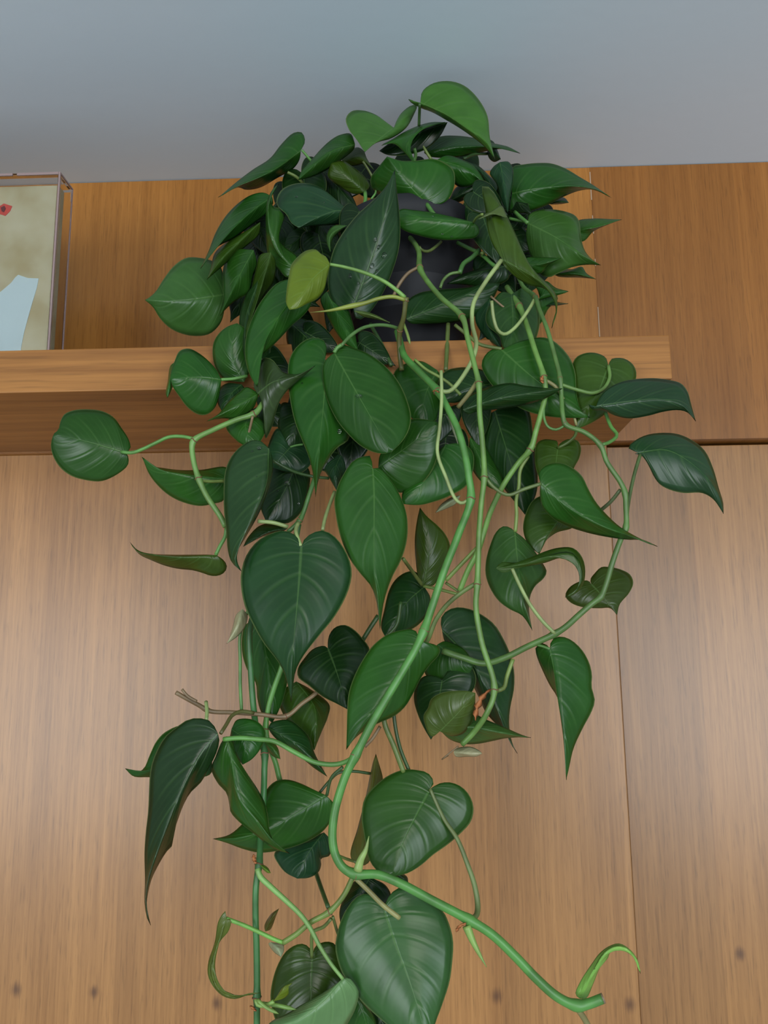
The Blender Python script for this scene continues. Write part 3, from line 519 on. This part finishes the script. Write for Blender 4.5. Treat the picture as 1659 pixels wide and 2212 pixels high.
leaf('d', .742, .725, [1068,888, 1100,990, 1134,1112], [1100,872, 1138,880, 1152,940, 1160,1000, 1160,1060, 1146,1095], [1048,900, 1040,950, 1060,1000, 1085,1050, 1115,1088])
leaf('g', .738, .73, [1015,945, 1045,1005, 1088,1062], [1040,955, 1065,992, 1084,1030], [1012,990, 1030,1030, 1060,1055])
leaf('m', .745, .725, [705,630, 735,690, 773,757], [740,640, 757,680, 767,718], [692,645, 706,682, 722,712, 747,743])
leaf('s', .755, .745, [750,487, 715,505, 714,546], [722,487, 707,503, 706,525], [735,500, 720,515, 715,530], puff=.001)
leaf('k', .75, .73, [620,690, 670,740, 690,800], [660,690, 700,740], [620,740, 650,790])
# young, curled and narrow leaves, sheaths and shoots
leaf((.16,.25,.06), .66, .66, [489,1986, 478,2020, 459,2070, 457,2110, 470,2138, 500,2155, 535,2149, 563,2145], [487,1968, 472,1989, 464,2034, 450,2078, 449,2106, 461,2132, 482,2152, 508,2158, 537,2149], [499,1986, 494,2011, 474,2036, 463,2080, 463,2108, 475,2132, 495,2148, 520,2150, 540,2145], .002, .002, puff=.0005, lab='thin curled young leaf')
leaf('n', .70, .70, [573,2012, 583,1990, 603,1962], [571,2000, 585,1975], [584,2008, 596,1980], puff=.0005)
leaf('y', .655, .65, [590,2163, 612,2140, 631,2123], [598,2152, 612,2132], [610,2158, 623,2148, 624,2130], .001, .001, puff=.0005)
leaf('p', .70, .695, [524,1315, 515,1345, 489,1391], [510,1328, 503,1352, 495,1378], [535,1330, 528,1357, 513,1375], puff=.0015, name='leaf_sheath', lab='dry papery pale sheath')
leaf('p', .69, .685, [980,1625, 1010,1628, 1042,1628], [983,1618, 1015,1613, 1035,1621], [984,1634, 1010,1635, 1030,1634], puff=.001, name='leaf_sheath', lab='papery pale sheath')
leaf('p', .70, .695, [585,2035, 600,2050, 607,2068], [580,2038, 590,2055], [612,2040, 613,2055], puff=.001, name='leaf_sheath', lab='papery pale sheath')
leaf('p', .745, .745, [995,1070, 970,1085, 940,1108], [975,1074, 952,1090], [985,1088, 962,1100], puff=.001, name='leaf_sheath', lab='papery pale sheath')
leaf('p', .685, .685, [958,857, 975,910, 990,962], [963,885, 975,925], [968,880, 982,915], puff=.001, name='leaf_sheath', lab='papery pale sheath')
leaf((.2,.36,.16), .72, .72, [765,672, 800,680, 845,698], [785,672, 812,680], [785,684, 812,690], puff=.001, name='leaf_sheath')
leaf('l', .655, .645, [1252,2157, 1278,2105, 1308,2055, 1340,2043, 1366,2062, 1384,2104], [1243,2148, 1253,2121, 1278,2082, 1296,2058, 1317,2043, 1338,2038, 1362,2052, 1378,2075], [1266,2157, 1281,2127, 1296,2091, 1313,2070, 1320,2054, 1339,2045, 1362,2060, 1376,2080], .003, .003, puff=.002, name='shoot', lab='bright green curled new shoot')
leaf((.07,.22,.05), .72, .715, [560,1595, 590,1618, 606,1640], [580,1592, 600,1615], [570,1615, 592,1635])
# ---- long vines
tube('vine', [858,715, 866,745, 873,768, 905,803, 946,845, 966,880, 988,925, 1003,975, 1012,1025, 1017,1078, 992,1150, 957,1240, 932,1315, 915,1364, 896,1405, 855,1475, 805,1560, 768,1632, 748,1672, 733,1715, 722,1760, 718,1810, 725,1848, 742,1875, 768,1888, 815,1889, 862,1907, 930,1943, 1013,1987, 1062,2018, 1112,2065, 1160,2115, 1205,2154, 1246,2172, 1272,2168, 1301,2157],
     15, [.74,.735,.725,.705,.69,.68,.673,.67,.668,.668,.665,.66,.658,.655,.652,.648,.645,.645,.645,.645,.645,.645,.645,.645,.645,.645,.645,.645,.645,.645,.645,.645,.645,.645,.645,.645], 0, (.11,.36,.07), d2=19, knot=[(946,845), (1017,1078), (915,1364), (768,1632), (768,1888), (1013,1987), (1246,2172)], seg=14, lab='thick bright green vine running the full height')
tube('vine', [870,500, 893,522, 905,545, 907,580, 950,640, 998,684, 1010,730, 1024,785, 1034,828, 1036,890, 1042,955, 1046,1030, 1040,1085, 1035,1150, 1033,1210, 1031,1262, 1028,1310, 1040,1385, 1068,1487, 1052,1540, 1025,1580, 998,1608],
     12, [.80,.77,.755,.735,.70,.68,.675,.672,.67,.67,.67,.67,.67,.67,.67,.67,.67,.67,.67,.67,.68,.685], 0, (.16,.34,.07), knot=[(907,580), (998,684), (1034,828), (1046,1030), (1031,1262), (1068,1487)], seg=12)
tube('vine', [1095,620, 1122,662, 1140,708, 1155,755, 1174,812, 1178,850, 1168,895, 1158,930, 1146,970, 1120,1000, 1089,1045, 1071,1080, 1056,1115, 1044,1155, 1032,1192, 1011,1232, 993,1276],
     12, [.76,.735,.715,.70,.69,.69,.69,.69,.692,.70,.705,.71,.715,.72,.72,.725,.73], 0, (.18,.38,.08), knot=[(1122,662), (1174,812), (1146,970)], seg=12)
tube('vine', [1120,600, 1131,620, 1156,641, 1164,665, 1182,711, 1197,765, 1210,818, 1213,862, 1215,892, 1222,917, 1263,934, 1297,962, 1311,998, 1341,1043, 1350,1065, 1352,1095, 1352,1140, 1341,1165, 1323,1215, 1308,1265, 1297,1290, 1281,1302, 1251,1328, 1221,1355, 1197,1370, 1139,1397, 1092,1420, 1045,1433, 1001,1421, 956,1406],
     9, [.75,.74,.72,.71,.70,.695,.69,.69,.685,.685,.68,.68,.68,.68,.68,.68,.68,.68,.68,.68,.68,.68,.68,.682,.685,.69,.692,.695,.70,.705], 0, (.12,.26,.06), d2=14, knot=[(1156,641), (1210,818), (1222,917), (1297,962), (1350,1065), (1352,1140), (1297,1290), (1197,1370)], seg=12, lab='vine looping out to the right')
tube('vine', [575,862, 567,872, 552,892, 510,907, 462,928, 420,950, 415,962, 419,1000, 430,1036, 447,1072, 477,1117, 487,1138], 12, [.72,.71,.705,.70,.70,.70,.70,.70,.70,.70,.70,.70], 0, (.20,.42,.10), knot=[(547,894), (418,952), (430,1036)], seg=12, lab='pale vine reaching out to the left')
tube('vine', [645,1132, 632,1190, 590,1270, 552,1320, 540,1358, 542,1451, 548,1532, 556,1585, 571,1622, 571,1665, 569,1722, 563,1811, 560,1862, 553,1915, 552,1975, 554,2040, 555,2100, 555,2150, 555,2212, 556,2260], 13, [.70,.70,.71,.715,.72,.72,.72,.71,.705,.70,.70,.69,.68,.675,.675,.675,.675,.675,.675,.675], 0, (.06,.24,.06), knot=[(571,1630), (560,1868), (555,2152)], seg=12)
tube('vine', [638,1160, 580,1250, 538,1315, 519,1370, 519,1430, 519,1481, 522,1537], 7, .715, .72, 'g')
tube('vine', [640,1165, 655,1260, 625,1380, 607,1445, 592,1487, 580,1529, 574,1571, 580,1607, 595,1647, 606,1690, 640,1780, 682,1884], 11, .71, .728, 'g', knot=[(574,1571)])
tube('vine', [681,1030, 676,1045, 666,1075, 654,1111, 645,1128, 622,1149], 10, .70, .69, (.07,.20,.04), knot=[(647,1125)])
tube('vine', [380,1496, 405,1510, 429,1523, 453,1536, 501,1539, 561,1543, 618,1547, 652,1520, 684,1496, 730,1440, 784,1384], 9, .69, .738, 'B', knot=[(445,1533), (618,1547)], lab='tan woody vine')
tube('vine', [763,1893, 742,1935, 711,1970, 670,1993, 640,2018, 612,2036], 11, .66, .67, 'O', knot=[(711,1970)])
tube('vine', [682,1884, 694,1919, 709,1960], 9, .728, .675, 'D')
tube('vine', [905,1390, 870,1450, 832,1510, 830,1558, 851,1612, 872,1668], 11, .69, .695, 'o')
tube('vine', [900,1400, 880,1450, 852,1500, 851,1545, 863,1612, 884,1666], 8, .705, .70, 'D')
tube('vine', [877,642, 872,685, 863,720, 864,770, 868,800], 11, [.70,.71,.725,.735,.735], 0, (.15,.17,.04), knot=[(876,646), (866,712)], seg=12)
tube('vine', [968,700, 966,745, 963,800], 10, .76, .735, 'o')
tube('vine', [784,1382, 800,1356, 817,1330], 10, .735, .74, 'D')
tube('vine', [1030,1184, 1000,1215, 963,1254], 9, .725, .735, 'O')
tube('vine', [988,524, 1019,539, 1040,549, 1058,566, 1075,580], 9, .79, .76, 'g', knot=[(1040,549)])
tube('vine', [1035,540, 1019,557, 1001,570, 993,590], 11, .77, .755, (.08,.24,.05))
tube('vine', [800,700, 825,745, 845,790], 9, .76, .735, 'D')
tube('vine', [953,801, 954,862, 950,922, 945,978, 963,1030, 984,1078, 997,1087, 1014,1079], 8, .675, .668, 'P')
# ---- stalks
petiole([1083,562, 1047,612, 1023,655, 1020,700, 1029,742, 1020,778, 985,833, 968,846, 948,844], 10, .70, .685, 'P')
petiole([905,577, 882,590, 862,615, 850,640], 8, .735, .745, 'B')
petiole([713,571, 745,577, 790,590, 830,608, 858,628, 875,643], 7, .684, .70, (.22,.46,.10), d2=10)
tube('shoot', [875,648, 850,641, 818,645, 787,655, 750,663, 710,671, 669,675], 9, .70, .685, (.30,.38,.06), prof=lambda s: (1.0 if s < .4 else 1.0 + (s - .4) * 2.6 if s < .55 else max(.05, 1.39 * (1 - s) / .45)), seg=12, lab='pointed yellow-green shoot')
petiole([737,747, 758,725, 785,708, 820,702, 850,706, 868,714], 8, .685, .73, (.13,.30,.08))
petiole([722,762, 728,752, 738,745], 9, .684, .684, 'g')
petiole([1157,643, 1140,672, 1110,710, 1090,722, 1076,714, 1067,690, 1062,650], 8, .72, .70, 'P')
petiole([983,702, 1016,729, 1037,744, 1084,754], 8, .73, .716, 'o')
petiole([1050,1034, 1065,1051, 1086,1066, 1101,1069, 1131,1057, 1168,1045], 8, .672, .675, (.14,.22,.06))
petiole([1141,985, 1124,1015, 1121,1051, 1115,1081, 1116,1111, 1113,1149], 8, .70, .70, 'O')
petiole([1383,982, 1371,1022, 1362,1061, 1356,1097, 1352,1140], 8, .70, .682, (.10,.18,.05))
petiole([1340,1058, 1320,1083, 1297,1103], 8, .685, .70, (.11,.16,.06))
petiole([1106,1228, 1125,1269, 1147,1309, 1174,1344, 1199,1369], 8, .672, .683, 'P')
petiole([1157,1392, 1172,1396, 1188,1402], 6, .69, .684, 'g')
petiole([1108,1424, 1095,1461, 1088,1486, 1074,1492], 9, .688, .68, 'O')
petiole([419,948, 395,943, 365,944, 338,956, 311,969, 285,978, 262,976], 8, .70, .715, 'g')
petiole([430,1038, 455,1040, 485,1039], 7, .70, .715, 'O')
petiole([489,1140, 486,1160, 475,1180, 466,1199], 8, .70, .70, 'g')
petiole([590,995, 620,1012, 645,1022, 681,1030, 710,1033], 7, .705, .73, 'D')
petiole([627,966, 640,962, 655,960], 5, .73, .73, 'g')
petiole([645,1129, 640,1140, 640,1153, 650,1180], 9, .69, .676, 'P')
petiole([557,1126, 590,1129, 622,1138], 9, .68, .69, 'P')
petiole([723,1062, 711,1093, 702,1120, 697,1145], 8, .71, .69, 'P')
petiole([871,1207, 889,1232, 912,1264], 8, .70, .75, 'o')
petiole([915,1266, 952,1274, 990,1284], 7, .75, .735, 'O')
petiole([963,1259, 990,1277], 6, .74, .735, 'o')
petiole([1033,1258, 1001,1277, 965,1307, 941,1340, 925,1380, 912,1400], 10, .672, .70, (.17,.26,.07))
petiole([866,1300, 857,1349, 838,1372], 7, .74, .735, 'D')
petiole([445,1516, 447,1535, 446,1556], 8, .69, .675, 'P')
petiole([548,1540, 520,1537, 501,1546, 489,1565, 477,1584], 8, .705, .672, (.13,.14,.04))
petiole([483,1597, 516,1594, 561,1597, 592,1601, 637,1625, 682,1647, 727,1651, 752,1643, 767,1632], 10, .675, .648, 'g')
petiole([800,1671, 761,1666, 730,1670, 709,1690, 690,1713], 6, .735, .72, 'D')
petiole([740,1657, 716,1680, 706,1718], 7, .70, .708, 'D')
petiole([821,1569, 805,1595, 788,1613], 7, .70, .70, 'B')
petiole([929,1704, 959,1769, 987,1811, 1008,1862, 1026,1916, 1032,1962, 1028,1979, 1014,1988], 7, .688, .648, (.20,.28,.09), d2=12)
petiole([767,1896, 797,1925, 827,1955, 863,1983], 10, .65, .66, 'T')
petiole([612,2036, 595,2030, 563,2015, 530,2000, 488,1984], 8, .67, .662, 'G')
petiole([556,1876, 562,1893, 584,1915, 617,1945, 650,1977, 669,2003, 689,2041, 715,2082, 741,2115], 12, .665, .658, (.24,.48,.13), d2=7)
petiole([715,1985, 699,2002, 676,2013, 673,2040, 674,2068], 7, .68, .70, 'o')
petiole([719,1980, 728,2011, 735,2030], 6, .68, .70, 'o')
petiole([553,2158, 556,2170, 572,2172, 592,2163], 8, .66, .656, (.26,.46,.10))
petiole([730,1848, 750,1856, 770,1862], 6, .69, .67, 'o')
petiole([905,533, 912,541, 925,543, 941,533, 953,522], 7, .76, .775, 'o')
petiole([1040,548, 1055,540, 1066,530], 8, .765, .775, 'O')
petiole([993,588, 972,592, 957,606, 951,622], 7, .755, .752, (.15,.30,.07))
petiole([1034,819, 1016,847, 989,880], 10, .67, .69, 'T')
petiole([896,777, 920,798, 947,813, 971,829, 995,853], 7, .72, .71, 'O')
petiole([1174,820, 1190,828, 1205,840, 1218,865, 1239,898, 1245,919], 9, .69, .70, 'T', d2=6)
petiole([1245,921, 1243,940, 1228,955, 1205,968], 7, .70, .714, (.09,.15,.03))
petiole([1177,850, 1175,901, 1184,922, 1202,928, 1220,919], 6, .69, .686, (.12,.30,.07))
petiole([1308,892, 1320,922, 1333,940, 1317,955, 1299,961], 8, .70, .68, 'g')
petiole([1314,790, 1317,815, 1305,838, 1282,849, 1250,843, 1213,831], 8, .708, .69, (.18,.36,.08))
petiole([478,820, 505,818, 534,812], 7, .71, .72, 'g')
petiole([652,324, 664,338, 676,352], 6, .80, .81, 'g')
petiole([621,372, 640,382, 655,396], 7, .80, .81, 'o')
petiole([789,415, 789,435, 780,460], 9, .815, .80, 'g')
petiole([784,348, 795,365, 806,385], 6, .82, .83, 'o')
petiole([907,224, 906,245, 905,272], 7, .775, .80, 'D')
petiole([922,441, 930,453, 938,464], 10, .775, .76, 'g')
petiole([912,312, 922,330, 932,345], 7, .81, .815, 'O')
petiole([895,320, 898,335, 893,352], 8, .80, .81, 'g')
petiole([1002,343, 1025,333, 1052,332], 7, .82, .835, 'D')
petiole([1023,480, 1030,470, 1042,463], 6, .744, .70, 'O')
petiole([1140,482, 1125,470, 1112,458], 9, .775, .79, 'g')
petiole([1100,472, 1120,476, 1135,478], 7, .79, .785, 'g')
petiole([802,430, 812,415, 810,392], 5, .80, .80, 'g')
tube('aerial_root', [546,899, 540,925, 533,953], 6, .70, .71, 'B', tip=True)
tube('aerial_root', [872,700, 880,722, 886,744], 7, .72, .715, 'O', tip=True)
tube('aerial_root', [393,1489, 405,1503, 425,1515], 6, .69, .69, 'B')
tube('aerial_root', [556,2160, 575,2176, 602,2190], 7, .655, .65, (.24,.42,.09), tip=True)
tube('aerial_root', [567,2168, 600,2172, 640,2181], 8, .66, .655, (.20,.38,.08), tip=True)
tube('aerial_root', [1247,2178, 1262,2200, 1275,2225], 12, .65, .66, 'T')
tube('aerial_root', [968,1632, 955,1640, 990,1612], 3, .70, .69, 'B')
tube('aerial_root', [1095,622, 1110,640, 1125,655], 5, .765, .74, 'B')
tube('aerial_root', [1060,640, 1090,665, 1115,680], 5, .74, .74, 'B')
tube('cut_end', [1300,2157.4, 1304,2155.8], 19, .645, .645, (.30,.22,.14), seg=14, lab='brown cut end of the bright vine')
tube('shoot', [773,1880, 779,1858, 790,1836, 797,1806], 19, .643, .64, (.36,.56,.16), prof=lambda s: max(.08, (1 - s) ** .75), seg=12, lab='pale pointed bud on the bright vine')
tube('shoot', [1008,2000, 1020,2030, 1035,2060, 1051,2089], 18, .643, .64, (.32,.55,.13), prof=lambda s: max(.08, (1 - s) ** .75), seg=12, lab='pale pointed bud on the bright vine')
leaf((.25,.5,.1), .665, .66, [562,1868, 572,1876, 585,1886], [570,1868, 580,1876], [568,1878, 578,1886], puff=.0005)
def scrap(name, pts, Y, mat, w, parent=plant, lab=None):
    P = prs(pts); C = crom([(x, y, Y) for x, y in P], 12); bm = bmesh.new(); R = []
    for i, (x, y, q) in enumerate(C):
        t = 1 - abs(2 * i / 12 - 1) ** 3; dx = w * t * (.6 + .4 * math.sin(i * 2.1)); R.append([bm.verts.new(unp(x - dx, y, q + .002 * math.sin(i))), bm.verts.new(unp(x, y, q - .002)), bm.verts.new(unp(x + dx + .3, y + 1, q + .001 * math.cos(i * 1.7)))])
    for a, b_ in zip(R, R[1:]):
        for k in (0, 1): bm.faces.new((a[k], a[k + 1], b_[k + 1], b_[k]))
    me = bpy.data.meshes.new(name); bm.to_mesh(me); bm.free(); o = link(name, me, mat, parent)
    s = o.modifiers.new('t', 'SOLIDIFY'); s.thickness = .0005
    if lab: o['label'] = lab
    return o
scrap('dry_sheath', [1060,1488, 1044,1502, 1034,1520, 1028,1537, 1027,1556], .678, M_dry, 8, lab='dry orange-brown sheath')
scrap('dry_sheath', [548,1846, 549,1856, 553,1866], .672, M_dry, 5)
scrap('dry_sheath', [1006,1994, 993,2000, 985,2012], .64, M_dry, 4)
scrap('dry_sheath', [541,2172, 547,2178, 552,2184], .67, M_dry, 6)
scrap('dry_sheath', [934,846, 941,843, 948,848], .68, M_dry, 4)
scrap('dry_sheath', [1172,812, 1170,820, 1172,828], .683, M_dry, 5)

# filler foliage deep inside the crown, around and behind the pot rim
rf = random.Random(11)
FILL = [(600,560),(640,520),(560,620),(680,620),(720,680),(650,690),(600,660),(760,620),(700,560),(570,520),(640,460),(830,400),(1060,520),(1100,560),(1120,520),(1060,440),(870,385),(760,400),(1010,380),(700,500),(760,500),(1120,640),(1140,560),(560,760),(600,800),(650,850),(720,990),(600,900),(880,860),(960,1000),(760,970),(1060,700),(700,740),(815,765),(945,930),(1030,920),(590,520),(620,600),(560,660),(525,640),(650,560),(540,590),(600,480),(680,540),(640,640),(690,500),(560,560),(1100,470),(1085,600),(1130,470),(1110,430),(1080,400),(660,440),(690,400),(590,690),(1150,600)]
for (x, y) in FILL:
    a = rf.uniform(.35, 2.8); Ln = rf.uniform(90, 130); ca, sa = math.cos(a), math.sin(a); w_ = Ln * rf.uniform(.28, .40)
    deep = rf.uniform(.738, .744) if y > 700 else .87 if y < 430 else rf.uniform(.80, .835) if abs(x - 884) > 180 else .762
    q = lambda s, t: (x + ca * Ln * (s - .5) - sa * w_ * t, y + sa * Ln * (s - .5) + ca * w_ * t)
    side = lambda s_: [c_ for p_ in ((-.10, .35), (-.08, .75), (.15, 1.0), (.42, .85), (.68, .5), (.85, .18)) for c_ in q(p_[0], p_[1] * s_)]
    leaf(rf.choice([(.010,.045,.018), (.007,.030,.012), (.014,.06,.02)]), deep, deep - (.0 if y > 690 or abs(x - 884) < 180 else .02), [*q(0, 0), *q(.5, 0), *q(1, 0)], side(-1), side(1), .003, .003, bow=.004, puff=.0, rib=.0)  # near-black greens paint in the deep shade between the leaves

# water drops sitting on blades
def drop(px, py, r, key):
    L = min((l for l in LEAVES if math.dist(l[0], key) < 3), key=lambda l: math.dist(l[0], key))
    k = min(range(len(L[2])), key=lambda i: math.dist(L[2][i], (px, py))); Yd = L[3][k].y
    c_ = unp(px, py, Yd); bm = bmesh.new(); bmesh.ops.create_uvsphere(bm, u_segments=14, v_segments=8, radius=1)
    rr = .5 * r * Yd / F
    for v in bm.verts: v.co = c_ + Vector((v.co.x * rr, v.co.y * rr * .55, v.co.z * rr * rnd))
    me = bpy.data.meshes.new('water_droplet'); bm.to_mesh(me); bm.free(); o = link('water_droplet', me, M_drop); o.parent = L[1]
for px, py, r in ((811,518,10),(818,533,12),(829,551,13),(803,573,12),(757,596,11),(774,611,5),(814,585,7),(747,515,4)): rnd = random.uniform(.9, 1.5); drop(px, py, r, (763, 664))
for px, py, r in ((775,856,18),(850,812,6)): rnd = .5; drop(px, py, r, (722, 762))
for px, py, r in ((654,829,9),(733,932,10),(743,953,6),(712,860,5)): rnd = 1; drop(px, py, r, (702, 776))
for px, py, r in ((621,1045,16),(600,1060,6),(645,1088,5)): rnd = .8; drop(px, py, r, (642, 990))
for px, py, r in ((935,467,6),(978,478,6),(956,505,5),(976,511,8)): rnd = .7; drop(px, py, r, (1023, 480))
for px, py, r in ((560,968,12),(545,975,6),(540,1018,6),(555,1030,6)): rnd = .8; drop(px, py, r, (581, 969))
for px, py, r in ((680,430,8),(700,437,6),(640,425,7)): rnd = .7; drop(px, py, r, (772, 468))
